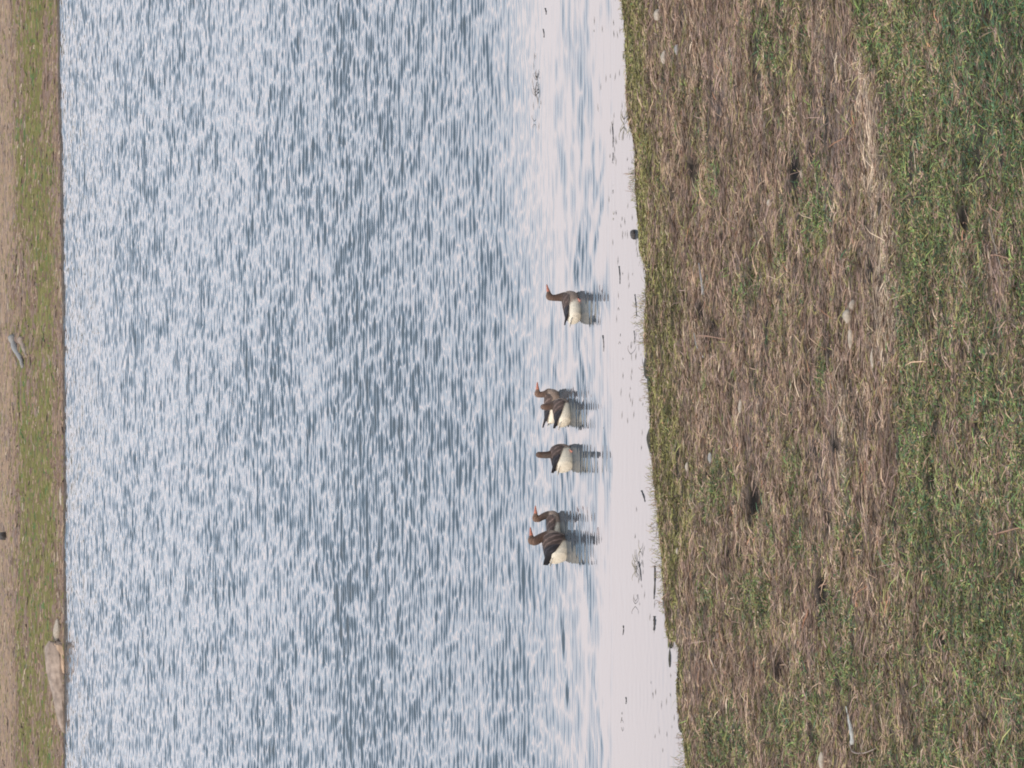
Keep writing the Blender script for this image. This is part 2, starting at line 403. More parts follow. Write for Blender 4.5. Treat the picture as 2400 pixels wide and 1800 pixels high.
def scatter(n, x0, x1, y0, y1):
    x = rng.uniform(x0, x1, n); y = rng.uniform(y0, y1, n)
    s = near_shore(x) - y
    k = s > 0.0
    x, y = x[k], y[k]
    z = height(x, y)
    px, py = proj(x, y, z)
    return x, y, z, px, py

def blade_colors(px, py, x, y):
    g, fr, bare, strip, dk = zones(px, py, x, y)
    n = len(x); W = np.zeros((n, len(PN)))
    def add(k, v): W[:, PN.index(k)] += v
    br = (1 - g) * (1 - fr * .8)
    warm = fbm(x * .8, y * 1.5, 120)
    cool = smooth(520, 60, py) * smooth(2150, 2350, px)
    pl = smooth(.40, .62, .6 * fbm(x * .9, y * 2.2, 121) + .4 * fbm(x * 3.5, y * 7, 124))
    add('tan', br * (.16 + .62 * pl)); add('brown', br * (.56 - .34 * pl)); add('mauve', br * (.42 - .2 * pl + .8 * bare)); add('straw', br * (.03 + .12 * pl + 1.1 * strip)); add('rust', br * .05 * smooth(.5, .65, warm)); add('dark', br * .10)
    add('olive', br * .12 + g * .34 + fr * .45); add('moss', fr * .45 + g * .12); add('lime', fr * .10 + g * .06)
    lg = smooth(.4, .65, fbm(x * 2.2, y * 3.2, 122))
    sw = smooth(.25, .6, g)
    g0 = g; add('olive', g * (1 - sw) * .5); g = g * sw
    add('green', g * .46); add('bright', g * (.20 + .34 * smooth(300, 0, py) * smooth(2050, 2250, px) + .1) * lg); add('teal', g * (.18 + .5 * cool) * (1.2 - lg)); add('tan', g * .17); add('brown', g * .10); add('dark', g * .05 + fr * .08)
    g = g0
    add('teal', 1.1 * cool * g); add('green', .6 * cool * g)
    deepen = 1 - .20 * cool  # cool corner grass is a deeper green
    c = pick(W) * deepen[:, None] * rng.uniform(.64, 1.34, n)[:, None] * (.52 + .92 * smooth(.3, .7, .55 * fbm(x * 3, y * 5, 125) + .45 * fbm(x * 7, y * 12, 126)))[:, None]
    return c, g, fr, bare, strip, dk

def blades(n, x0, x1, y0, y1, lmin, lmax, wid, lift, spread):
    x, y, z, px, py = scatter(n, x0, x1, y0, y1)
    c, g, fr, bare, strip, dk = blade_colors(px, py, x, y)
    keep = rng.random(len(x)) > np.clip(dk * 1.05 + bare * .45, 0, 1)
    x, y, z, c, g, fr = [v[keep] for v in (x, y, z, c, g, fr)]
    n = len(x)
    L = rng.uniform(lmin, lmax, n) * (1 - .45 * g) * (1 - .4 * fr); w = rng.uniform(.6, 1.4, n) * wid
    ang = rng.normal(0, 1, n) * (R(spread) * (1 + .9 * g)) + np.where(rng.random(n) < .5, 0, math.pi) + R(4)
    el = np.abs(rng.normal(0, 1, n)) * R(lift) * (1 + 1.3 * g) + R(1)
    dx = np.cos(ang); dy = np.sin(ang)
    # three-point bent strip that droops at its tip
    p0 = np.stack([x, y, z - .004], 1)
    up = np.sin(el) * L
    hh = np.cos(el) * L
    p1 = p0 + np.stack([dx * hh * .5, dy * hh * .5, up * .62], 1)
    bend = rng.normal(0, .15, n)
    p2 = p1 + np.stack([(dx - dy * bend) * hh * .5, (dy + dx * bend) * hh * .5, up * .18], 1)
    zb = height(p2[:, 0], p2[:, 1]); p2[:, 2] = np.maximum(p2[:, 2], zb + .004)
    zb = height(p1[:, 0], p1[:, 1]); p1[:, 2] = np.maximum(p1[:, 2], zb + .006)
    roll = rng.uniform(-.9, .9, n)
    side = np.stack([-dy * np.cos(roll), dx * np.cos(roll), np.sin(roll)], 1) * w[:, None] * .5
    V = np.stack([p0 - side, p0 + side, p1 + side * 1.05, p1 - side * 1.05, p2 + side * .3, p2 - side * .3], 1).reshape(-1, 3)
    i = np.arange(n)[:, None] * 6
    Fa = np.concatenate([i + np.array([0, 1, 2, 3]), i + np.array([3, 2, 4, 5])], 0)
    return V, Fa, np.repeat(c, 6, 0)

def leaves(n, x0, x1, y0, y1, size):
    x, y, z, px, py = scatter(n, x0, x1, y0, y1)
    c, g, fr, bare, strip, dk = blade_colors(px, py, x, y)
    keep = (rng.random(len(x)) < np.clip(g * 1.1 + fr * .6, .10, 1)) & (rng.random(len(x)) > dk * .95)
    x, y, z, c, g = [v[keep] for v in (x, y, z, c, g)]
    n = len(x)
    tuft = smooth(.45, .75, fbm(x * 5, y * 7, 130))
    zz = z + rng.random(n) ** 1.5 * (.015 + .085 * tuft * g)
    s = rng.uniform(.5, 1.4, n) * size
    a = rng.uniform(0, 2 * math.pi, n); tl = rng.normal(0, .55, n)
    d = np.stack([np.cos(a) * np.cos(tl), np.sin(a) * np.cos(tl), np.sin(tl)], 1)
    e = np.stack([-np.sin(a), np.cos(a), rng.normal(0, .5, n)], 1)
    e /= np.linalg.norm(e, axis=1)[:, None]
    p = np.stack([x, y, zz], 1); s = s[:, None]
    V = np.stack([p - d * s, p + e * s * .36 - d * s * .1, p + d * s, p - e * s * .36 - d * s * .1], 1).reshape(-1, 3)
    return V, np.arange(n * 4).reshape(n, 4), np.repeat(c, 4, 0)

def shore_tufts(n):
    x = rng.uniform(-8, 8, n); u = rng.random(n) ** 1.6
    cl_ = fbm(x * 1.1, x * 0 + 2, 140) * .7 + fbm(x * 5, x * 0 + 5, 141) * .3
    k = rng.random(n) < smooth(.46, .66, cl_) + .05
    x, u, cl_ = x[k], u[k], cl_[k]; n = len(x)
    y = near_shore(x) + u * (.08 + .75 * smooth(.5, .75, cl_)); L = rng.uniform(.04, .13, n)
    a = rng.normal(math.pi / 2, .9, n); h_ = rng.uniform(.1, .8, n) * L
    p0 = np.stack([x, y, 0 * x - .01], 1); d = np.stack([np.cos(a) * L * .6, np.sin(a) * L * .6, h_], 1)
    sd = np.stack([0 * x + .0034, 0 * x, 0 * x], 1)
    V = np.stack([p0 - sd, p0 + sd, p0 + d * .6 + sd * .8 + np.array([0, 0, .01]), p0 + d * .6 - sd * .8 + np.array([0, 0, .01]), p0 + d + sd * .2, p0 + d - sd * .2], 1).reshape(-1, 3)
    i = np.arange(n)[:, None] * 6
    c = PC[[PN.index(q) for q in ('olive', 'moss', 'tan', 'lime', 'brown')]][rng.integers(0, 5, n)] * rng.uniform(.6, 1.1, n)[:, None]
    return V, np.concatenate([i + np.array([0, 1, 2, 3]), i + np.array([3, 2, 4, 5])], 0), np.repeat(c, 6, 0)
parts = [shore_tufts(3800), blades(400000, -6.4, 6.4, 47.8, 74.5, .06, .21, .0082, 7, 22),
         blades(15000, -6.4, 6.4, 47.8, 74.5, .16, .40, .008, 14, 30),
         blades(50000, -16, 16, 46, 75, .10, .30, .014, 8, 24),
         leaves(330000, -6.4, 6.4, 47.8, 74.5, .021),
         leaves(30000, -16, 16, 46, 75, .03)]
V = []; Fc = []; Cc = []; o = 0
for v, f, c in parts:
    V.append(v); Fc.append(f + o); Cc.append(c); o += len(v)
me = np_mesh('grass', np.concatenate(V), np.concatenate(Fc), 4, np.concatenate(Cc), False)
m_grass = col_mat('dry_and_green_grass', .85, .15)
tag(link('grass', me, m_grass), 'matted brown and green grass covering the near bank', 'grass', kind='stuff')

# turf and pebbles of the far bank
n = 120000
x = rng.uniform(-14, 14, n); y = far_shore(x) + .12 + rng.random(n) ** 1.1 * 20
z = height(x, y); px, py = proj(x, y, z)
mossn = smooth(0.38, 0.62, fbm(x * .35, y * 1.6, 90) + .16 * blob(px, py, 78, 90, 28, 120) + .2 * blob(px, py, 88, 560, 26, 200) + .18 * blob(px, py, 90, 1560, 26, 220) + .1 * blob(px, py, 100, 1150, 40, 250)) * smooth(138, 112, px) * smooth(26, 60, px)
dryt = 1 - smooth(12, 50, px + 22 * (fbm(x * .5, y * .9, 93) - .5))
W = np.zeros((n, len(PN)))
for k, v in (('tan', .22 + .6 * dryt), ('brown', .30 * (1 - dryt)), ('mauve', .3 * (1 - mossn)), ('straw', .025), ('olive', mossn * 1.1 + .12), ('moss', mossn * .5), ('green', mossn * .22), ('brown', .25 * mossn), ('dark', .04)):
    W[:, PN.index(k)] += v
c = pick(W) * rng.uniform(.86, 1.14, n)[:, None] * np.array([.86, .92, .96])
L = rng.uniform(.14, .50, n); a = rng.normal(0, .3, n); wd = rng.uniform(.012, .03, n); rise = rng.uniform(.003, .045, n) * (1 - .4 * dryt)
slope = .13
d = np.stack([np.cos(a) * L, np.sin(a) * L, np.sin(a) * L * slope], 1); p = np.stack([x, y, z + .004], 1)
e = np.stack([0 * x, wd * .6, rise], 1)
V = np.stack([p - d * .5, p + d * .5, p + d * .3 + e, p - d * .35 + e], 1).reshape(-1, 3)
me = np_mesh('turf', V, np.arange(n * 4).reshape(n, 4), 4, np.repeat(c, 4, 0))
tag(link('turf', me, m_grass), 'short mossy and tan turf on the far bank', 'turf', kind='stuff')

# ------------------------------------------------------------------ geese
m_plum = col_mat('plumage', .8, .2, (55, .84, 1.14))
m_wing = col_mat('wing_feathers', .75, .25, (70, .8, 1.2))
m_beak = flat_mat('pink_orange_beak', (.40, .145, .095), .45, .4, 60, .85, 1.15)
m_foot = flat_mat('pink_foot', (.60, .24, .17), .5, .4)
m_eye = flat_mat('dark_eye', (.012, .01, .01), .15, .6, 10, 1, 1)

def loft(bm, rings, seg=16):
    """rings: (center Vector, right Vector*hw, up Vector*hh)"""
    prev = None
    first = None
    for (c_, r_, u_) in rings:
        vs = [bm.verts.new(c_ + r_ * math.cos(2 * math.pi * k / seg) + u_ * math.sin(2 * math.pi * k / seg)) for k in range(seg)]
        if prev:
            for k in range(seg):
                bm.faces.new((prev[k], prev[(k + 1) % seg], vs[(k + 1) % seg], vs[k]))
        else: first = vs
        prev = vs
    bm.faces.new(list(reversed(first))); bm.faces.new(prev)

BODY = [(-.355, .135, .040, .030), (-.335, .118, .085, .072), (-.28, .095, .122, .112), (-.18, .078, .142, .134), (-.06, .072, .150, .142),
        (.06, .072, .150, .146), (.15, .078, .132, .138), (.22, .090, .100, .112), (.265, .100, .062, .072), (.285, .105, .025, .03)]
def body_at(x):
    xs = [b_[0] for b_ in BODY]
    return [float(np.interp(x, xs, [b_[k] for b_ in BODY])) for k in (1, 2, 3)]

def catmull(pts, n=6):
    P = [np.array(p, float) for p in pts]; P = [2 * P[0] - P[1]] + P + [2 * P[-1] - P[-2]]
    out = []
    for i in range(1, len(P) - 2):
        for k in range(n):
            t_ = k / n
            out.append(.5 * ((2 * P[i]) + (-P[i - 1] + P[i + 1]) * t_ + (2 * P[i - 1] - 5 * P[i] + 4 * P[i + 1] - P[i + 2]) * t_ ** 2 + (-P[i - 1] + 3 * P[i] - 3 * P[i + 1] + P[i + 2]) * t_ ** 3))
    out.append(P[-2]); return out

def make_goose(label, px, py, heading, neck, head_yaw, head_pitch, scale=1.0, wing_low=50, cream=.6, foot=False, neck_tone=1.0, bz=1.0, bl=1.0, group='geese swimming in a line'):
    """px, py: waterline pixel under the body centre. neck: (x, z, radius) points from breast to nape"""
    x, y = unproj(px, py); root = bpy.data.objects.new('goose', None); S.collection.objects.link(root)
    root.location = (float(x), float(y), 0); root.rotation_euler = (0, 0, heading); root.scale = (scale,) * 3
    tag(root, label, 'goose', group)
    bm = bmesh.new()
    loft(bm, [(Vector((b_[0] * bl, 0, b_[1] * bz)), Vector((0, b_[2], 0)), Vector((0, 0, b_[3] * bz))) for b_ in BODY], 20)
    pts = catmull([(p[0], 0, p[1], p[2] * 1.2) for p in neck], 5)
    rings = []
    for i, p in enumerate(pts):
        q0 = pts[max(i - 1, 0)]; q1 = pts[min(i + 1, len(pts) - 1)]
        tg = Vector((q1[0] - q0[0], 0, q1[2] - q0[2])).normalized()
        side = Vector((0, 1, 0)); up_ = tg.cross(side)
        rings.append((Vector(p[:3]), side * p[3] * .92, up_ * p[3]))
    loft(bm, rings, 14)
    top = Vector(pts[-1][:3])
    cy, sy_ = math.cos(head_yaw), math.sin(head_yaw); cp, sp_ = math.cos(head_pitch), math.sin(head_pitch)
    fw = Vector((cy * cp, sy_ * cp, sp_)); sd_ = Vector((-sy_, cy, 0)); hu = fw.cross(sd_)
    HS = 1.28
    hc = top + fw * .018 + Vector((0, 0, .006))
    hr = [(-.052, .0, .012, .014), (-.04, .002, .028, .030), (-.015, .005, .036, .040), (.015, .003, .036, .039), (.04, -.003, .028, .029), (.06, -.008, .019, .021), (.07, -.010, .012, .014)]
    loft(bm, [(hc + (fw * a_ + hu * b_) * HS, sd_ * c_ * HS, hu * d_ * HS) for (a_, b_, c_, d_) in hr], 14)
    bmesh.ops.recalc_face_normals(bm, faces=bm.faces)
    tmp = bpy.data.meshes.new('tmp'); bm.to_mesh(tmp); bm.free()
    to = bpy.data.objects.new('tmp', tmp); S.collection.objects.link(to)
    mr = to.modifiers.new('r', 'REMESH'); mr.mode = 'VOXEL'; mr.voxel_size = .0085
    ms = to.modifiers.new('s', 'SMOOTH'); ms.iterations = 7; ms.factor = .5
    dg = bpy.context.evaluated_depsgraph_get(); dg.update()
    me = bpy.data.meshes.new_from_object(to.evaluated_get(dg))
    bpy.data.objects.remove(to); me.name = 'body'
    n = len(me.vertices); C_ = np.empty(n * 3, np.float32); me.vertices.foreach_get('co', C_); C_ = C_.reshape(-1, 3)
    X, Y, Z = C_.T
    no = np.array([vertex_normal(v) for v in me.vertices]) if False else None
    nz_ = (fbm(X * 40 + 9, Z * 40 + Y * 20, 7) - .5)
    crm = A3(.76, .66, .52); br_ = A3(.31, .225, .175); nk = A3(.118, .073, .055) * neck_tone; hd = A3(.145, .090, .066) * neck_tone; bk = A3(.10, .075, .062)
    col = np.broadcast_to(br_, (n, 3)).copy()
    fl = 1 - smooth(cream - .05, cream + .03, X / bl + nz_ * .07 + (Z - .06) * .55)
    col = mix3(col, crm, fl)
    col = mix3(col, bk, smooth(.165 * bz, .20 * bz, Z + nz_ * .02) * (X > -.30))
    nb = smooth(.17, .28, Z + (X - .18) * .3)
    nb = nb * (X > .02)
    col = mix3(col, nk, nb)
    hz = float(hc.z)
    col = mix3(col, hd, smooth(hz - .06, hz, Z))
    # neck furrows of darker feathers on the nape
    col = col * (1 + .14 * np.sin(Z * 150 + X * 60)[:, None] * nb[:, None])
    a_ = me.color_attributes.new('Col', 'FLOAT_COLOR', 'POINT'); cc = np.ones((n, 4), np.float32); cc[:, :3] = col
    a_.data.foreach_set('color', cc.ravel())
    for p in me.polygons: p.use_smooth = True
    link('body', me, m_plum, root)
    # beak: upper and lower mandible in one wedge
    bm = bmesh.new(); b0 = hc + (fw * .062 - hu * .010) * HS
    loft(bm, [(b0 + (fw * a_ + hu * b_) * HS, sd_ * c_ * HS, hu * d_ * HS) for (a_, b_, c_, d_) in ((-.014, .002, .021, .024), (.012, .0, .019, .020), (.038, -.004, .014, .014), (.066, -.008, .011, .010), (.084, -.012, .006, .006))], 10)
    bmesh.ops.recalc_face_normals(bm, faces=bm.faces)
    me = bpy.data.meshes.new('beak'); bm.to_mesh(me); bm.free()
    for p in me.polygons: p.use_smooth = True
    link('beak', me, m_beak, root)
    for s_ in (1, -1):
        bm = bmesh.new(); bmesh.ops.create_icosphere(bm, subdivisions=2, radius=.0065)
        bmesh.ops.translate(bm, verts=bm.verts, vec=hc + (fw * .024 + sd_ * .032 * s_ + hu * .012) * HS)
        me = bpy.data.meshes.new('eye'); bm.to_mesh(me); bm.free(); link('eye', me, m_eye, root)
    # folded wings lying over the back, tips crossing above the tail
    for s_ in (1, -1):
        bm = bmesh.new(); NT, NS = 26, 12; g_ = []; cl = bm.loops.layers.float_color.new('Col')
        cv = {}
        for i in range(NT + 1):
            t_ = i / NT; xx = .175 - t_ * .60
            zc, hw, hh = body_at(max(xx, -.24)); zc *= bz; hh *= bz
            if xx < -.24: zc += (-.24 - xx) * .12
            row = []
            lo = (wing_low + 8) * (1 - .62 * t_) * (.75 + .25 * smooth(0, .15, t_))
            shrink = 1 - .86 * smooth(.62, 1.0, t_)
            for j in range(NS + 1):
                f_ = j / NS; an = R(4 + lo * f_ * 1.25)
                k_ = 1.07 + .05 * math.sin(math.pi * f_)
                yy = math.sin(an) * hw * k_ * shrink + .002
                zz = zc + math.cos(an) * hh * k_ + .012 * t_ + .02 * smooth(.6, 1, t_)
                v = bm.verts.new((xx * bl, yy * s_, zz)); row.append(v)
                edge_f = (f_ > .93 and t_ < .5)
                base = (A3(.046, .031, .026) * (1.0 + .8 * (1 - t_)) if t_ < .5 else A3(.020, .017, .019)) * random.uniform(.75, 1.3)
                if abs(math.sin(t_ * 17 + f_ * 3.0 + random.uniform(-.15, .15))) > .95 and t_ < .7: base = base * 2.4
                cv[v] = A3(.26, .22, .19) if edge_f else base
            g_.append(row)
        for i in range(NT):
            for j in range(NS):
                q = (g_[i][j], g_[i + 1][j], g_[i + 1][j + 1], g_[i][j + 1])
                fc = bm.faces.new(q if s_ > 0 else q[::-1]); fc.smooth = True
                for lp in fc.loops: lp[cl] = tuple(cv[lp.vert]) + (1,)
        me = bpy.data.meshes.new('wing'); bm.to_mesh(me); bm.free()
        w_ = link('wing', me, m_wing, root)
        so = w_.modifiers.new('thick', 'SOLIDIFY'); so.thickness = .010; so.offset = 1
    # tail fan
    bm = bmesh.new(); cl = bm.loops.layers.float_color.new('Col'); rows = []
    for i in range(6):
        t_ = i / 5; row = []
        for j in range(-4, 5):
            f_ = j / 4; row.append(bm.verts.new(((-.30 - .115 * t_ * math.cos(f_ * .5)) * bl, f_ * (.045 + .045 * t_), (.150 + .03 * t_) * bz - .014 * f_ * f_)))
        rows.append(row)
    for i in range(5):
        for j in range(8):
            fc = bm.faces.new((rows[i][j], rows[i + 1][j], rows[i + 1][j + 1], rows[i][j + 1]))
            c_ = (.62, .57, .50, 1) if (i == 4 or j in (0, 7)) else (.085, .07, .065, 1)
            for lp in fc.loops: lp[cl] = c_
    me = bpy.data.meshes.new('tail'); bm.to_mesh(me); bm.free()
    tl = link('tail', me, m_wing, root); so = tl.modifiers.new('thick', 'SOLIDIFY'); so.thickness = .008
    if foot:
        bm = bmesh.new()
        loft(bm, [(Vector(((-.03 + a_) * bl, -.150 - b_, z_ * .7)), Vector((0, r_ * .7, 0)), Vector((0, 0, r_ * .5))) for (a_, b_, z_, r_) in ((.03, .0, .030, .010), (.0, .004, .018, .016), (-.03, .005, .004, .022), (-.06, .005, -.012, .012))], 10)
        bmesh.ops.recalc_face_normals(bm, faces=bm.faces)
        me = bpy.data.meshes.new('foot'); bm.to_mesh(me); bm.free(); link('foot', me, m_foot, root)
    return root

make_goose('lone leading goose with an orange red beak and big cream rump', 1354, 716, R(45), [(.15, .10, .078), (.18, .17, .068), (.175, .24, .054), (.165, .31, .044), (.165, .36, .042), (.175, .395, .040)],
           R(-28), R(18), 1.0, 46, -.02, True, .9, .98, .97)
make_goose('pale breasted goose just behind the dark one at the front pair', 1308, 948, R(6), [(.15, .10, .078), (.19, .15, .066), (.175, .20, .052), (.165, .26, .044), (.16, .31, .040), (.165, .33, .038)],
           R(-14), R(12), .93, 50, .03, False, 1.25, 1.0, .9)
make_goose('short necked dark goose with its head turned away, overlapping the pale breasted one', 1331, 963, R(38), [(.14, .10, .075), (.13, .17, .062), (.10, .24, .052), (.085, .29, .047), (.08, .34, .044), (.08, .36, .044)],
           R(55), R(-2), .98, 74, .06, False, .95, 1.02, .78)
make_goose('goose in the middle of the line with a straight dark neck and broad cream flank', 1335, 1070, R(46), [(.10, .14, .08), (.08, .22, .066), (.05, .28, .052), (.035, .35, .046), (.035, .42, .044), (.04, .455, .043)],
           R(44), R(-8), 1.0, 66, .07, True, .70, 1.28, .80)
make_goose('slim goose with a curved grey brown neck, half hidden behind the largest goose', 1309, 1236, R(20), [(.17, .08, .066), (.205, .12, .056), (.195, .19, .049), (.165, .26, .043), (.135, .31, .040), (.14, .345, .038)],
           R(-22), R(10), .98, 66, .02, False, 1.2, .82, .95)
make_goose('largest goose at the tail of the line with a pink beak and thick neck', 1322, 1279, R(40), [(.15, .10, .08), (.19, .17, .068), (.175, .25, .060), (.14, .33, .056), (.095, .40, .056), (.08, .455, .053)],
           R(-32), R(12), 1.06, 96, -.03, False, 1.0, 1.36, .80)

# ------------------------------------------------------------------ things on the bank and in the water
m_pale = flat_mat('pale_stone', (.36, .30, .24), .9, .2, 25, .75, 1.2, .01)
m_grey = flat_mat('grey_weathered_wood', (.27, .25, .235), .85, .2, 30, .7, 1.2, .005)
m_tan = flat_mat('tan_driftwood', (.30, .228, .182), .9, .2, 4, .55, 1.25, .09)
m_sprig = flat_mat('brown_weed', (.085, .07, .055), .7, .3, 30, .6, 1.4)
m_dkw = flat_mat('dark_wet_wood', (.048, .040, .036), .6, .4, 30, .6, 1.6, .004)
m_rust = flat_mat('rusty_stem', (.30, .17, .11), .8, .2, 30, .7, 1.2, .002)
m_weed = flat_mat('yellowish_weed', (.20, .17, .085), .8, .2, 30, .7, 1.2)

def obj_from_bm(name, bm, mat, parent=None, smooth_=True):
    bmesh.ops.recalc_face_normals(bm, faces=bm.faces)
    me = bpy.data.meshes.new(name); bm.to_mesh(me); bm.free()
    if smooth_:
        for p in me.polygons: p.use_smooth = True
    return link(name, me, mat, parent)

def stone(px, py, rx, ry, rz, label, mat=None, name='stone', seed=1, yaw=0.0, water=False, cat='stone', group=None):
    rd = random.Random(seed)
    bm = bmesh.new(); bmesh.ops.create_icosphere(bm, subdivisions=3, radius=1)
    k = [Vector((rd.uniform(-1, 1), rd.uniform(-1, 1), rd.uniform(-1, 1))).normalized() for _ in range(9)]
    cut = [rd.uniform(.62, .92) for _ in k]
    for v in bm.verts:
        for n_, c_ in zip(k, cut):
            d_ = v.co.dot(n_)
            if d_ > c_: v.co -= n_ * (d_ - c_) * .85
        v.co = Vector((v.co.x * rx, v.co.y * ry, v.co.z * rz))
    o_ = obj_from_bm(name, bm, mat or m_pale)
    if water: x_, y_ = unproj(px, py); o_.location = (float(x_), float(y_), rz * .15)
    else: o_.location = on_ground(px, py) + Vector((0, 0, rz * .45))
    o_.rotation_euler = (0, 0, yaw)
    return tag(o_, label, cat, group)

def tube(bm, pts, r0, r1, seg=6, jit=0, rd=random):
    pts = [Vector(p) for p in pts]; rings = []
    for i, p in enumerate(pts):
        tg = (pts[min(i + 1, len(pts) - 1)] - pts[max(i - 1, 0)]).normalized()
        s_ = tg.cross(Vector((0, 0, 1)))
        if s_.length < .1: s_ = tg.cross(Vector((0, 1, 0)))
        s_.normalize(); u_ = s_.cross(tg)
        r = (r0 + (r1 - r0) * i / (len(pts) - 1)) * (1 + rd.uniform(-jit, jit))
        rings.append((p, s_ * r, u_ * r))
    loft(bm, rings, seg)

stone(1992, 742, .085, .07, .06, 'larger pale rounded stone of the touching pair on the brown bank', seed=3)
stone(2003, 714, .060, .055, .045, 'smaller tan stone touching the larger pale one on the brown bank', seed=4)
stone(2048, 838, .125, .035, .03, 'flat greyish elongated stone in brown grass near the two pale stones', seed=5)
stone(1996, 792, .13, .035, .03, 'long tan sliver of stone between the pale pair and the flat greyish one', seed=6)
stone(1807, 476, .05, .04, .04, 'small pale pebble beyond the long dark hollow', seed=7)
stone(1547, 36, .09, .08, .06, 'roundish buff stone near the waterline at the far end of the bank', seed=8)
stone(1562, 134, .10, .07, .055, 'buff stone lying next to a whitish one on the brown bank', seed=9)
stone(1590, 116, .075, .05, .04, 'small whitish stone next to the buff one on the brown bank', m_grey, seed=10)
stone(1738, 952, .09, .045, .035, 'pale wedge shaped stone alone on tan grass', seed=12)
stone(1614, 1095, .07, .045, .035, 'buff stone half sunk in grass below the gap between the geese', seed=13)
stone(1667, 1074, .08, .05, .03, 'dull greenish grey stone in flattened grass', m_grey, seed=14)
stone(1930, 1782, .11, .075, .04, 'dull buff stone at the near corner in green grass', seed=15)
stone(1884, 392 + 15, .06, .03, .035, 'small tan stone on the rim of the long dark hollow', seed=16)
stone(1487, 550, .075, .07, .065, 'round dark stone sitting in still water at the shoreline', m_dkw, seed=11, water=True, name='dark_stone')
stone(1590, 1262 + 30, .05, .03, .025, 'little pale stone in brown litter close to the shore', seed=17)

def stick(pxs, label, mat, r0, r1, name='stick', cat='stick', lift=.015, water=False, group=None, seed=2, jit=.15):
    rd = random.Random(seed); P = []
    for q in pxs:
        if water:
            x_, y_ = unproj(q[0], q[1]); P.append(Vector((float(x_), float(y_), (q[2] if len(q) > 2 else .004))))
        else:
            p = on_ground(q[0], q[1]); P.append(p + Vector((0, 0, lift + (q[2] if len(q) > 2 else 0))))
    base = P[0].copy(); bm = bmesh.new()
    pts = catmull([tuple(p - base) for p in P], 5) if len(P) > 2 else [tuple((P[1] - P[0]) * k / 6 + Vector((0, 0, rd.uniform(-1, 1) * r0 * .3))) for k in range(7)]
    tube(bm, pts, r0, r1, 7, jit, rd)
    o_ = obj_from_bm(name, bm, mat); o_.location = base
    return tag(o_, label, cat, group)

stick([(2003, 1744), (1999, 1712), (1992, 1680), (1986, 1655)], 'pale grey pointed piece of wood lying in the grass', flat_mat('bleached_wood', (.40, .385, .35), .8, .2, 30, .8, 1.15), .036, .008, 'driftwood', 'wood')
stick([(1642, 618), (1645, 640), (1649, 665), (1652, 690)], 'pale grey stick in brown grass level with the leading goose', m_grey, .012, .030)
stick([(1630, 780), (1636, 810), (1652, 838)], 'thin whitish stick near the rusty stem', m_grey, .014, .01)
stick([(1640, 786), (1672, 788, .05), (1706, 795, .03)], 'rusty reddish stem crossing the litter towards the water', m_rust, .011, .006, 'dry_stem', 'stem')
stick([(2325, 598), (2350, 598, .04), (2378, 608, .02)], 'short pinkish stem bent across the brown patch in the green grass', m_rust, .009, .005, 'dry_stem', 'stem')
stick([(2322, 510), (2338, 560, .03), (2352, 620, .02), (2360, 650)], 'long thin bleached stalk in the brown patch of the green grass', m_pale, .006, .004, 'dry_stem', 'stem')
stick([(1995, 1745), (2010, 1762, .04), (2035, 1765, .04), (2060, 1752)], 'curved tan stalk beside the pale piece of wood', m_tan, .011, .006, 'dry_stem', 'stem')
stick([(2335, 1252), (2362, 1246, .03), (2400, 1236, .02)], 'tan stalk pointing down the slope in the green grass', m_rust, .010, .006, 'dry_stem', 'stem')
stick([(1664, 1530), (1676, 1550, .03), (1682, 1575)], 'short crooked pale stalk on the brown bank near the dark shore', m_pale, .010, .006, 'dry_stem', 'stem')

# sticks and scum afloat in the still water
FL = 'sticks floating in the still water'
for (x0, y0, x1, y1, r, lab) in [
    (1535, 1326, 1533, 1404, .022, 'longest dark stick afloat near the shore beyond the last goose'),
    (1534, 1444, 1533, 1477, .030, 'stubby black stick afloat in line with the longest dark one'),
    (1497, 1316, 1503, 1362, .013, 'thin dark twig afloat next to the longest dark stick'),
    (1451, 624, 1453, 666, .012, 'straight black stick afloat straight below the leading goose'),
    (1435, 290, 1437, 346, .009, 'slender dark stick afloat near the yellowish shore weed'),
    (1437, 358, 1435, 382, .008, 'short dark twig afloat in line with the slender one'),
    (1413, 786, 1415, 824, .010, 'short dark twig afloat behind the reflection of the leading goose'),
    (1488, 690, 1492, 742, .009, 'brown twig afloat close in between two leaning sprigs'),
    (1486, 775, 1488, 806, .007, 'fine black twig afloat near the leaning sprig'),
    (1278, 20, 1280, 34, .014, 'dark crumb of wood afloat at the edge of the frame'),
    (1273, 68, 1275, 88, .011, 'second dark crumb of wood afloat just before the weed bed'),
    (1461, 1466, 1460, 1488, .009, 'isolated short twig afloat past the arched sprig'),
    (1467, 1634, 1467, 1650, .010, 'tiny dark twig afloat far along the calm strip'),
    (1504, 1150, 1512, 1176, .018, 'dark knot of wood afloat off the middle of the bank')]:
    stick([(x0, y0), ((x0 + x1) / 2 + 1, (y0 + y1) / 2), (x1, y1)], lab, m_dkw, r * .62, r * .3, 'floating_stick', 'stick', water=True, group=FL, seed=int(x0 + y0), jit=.45)

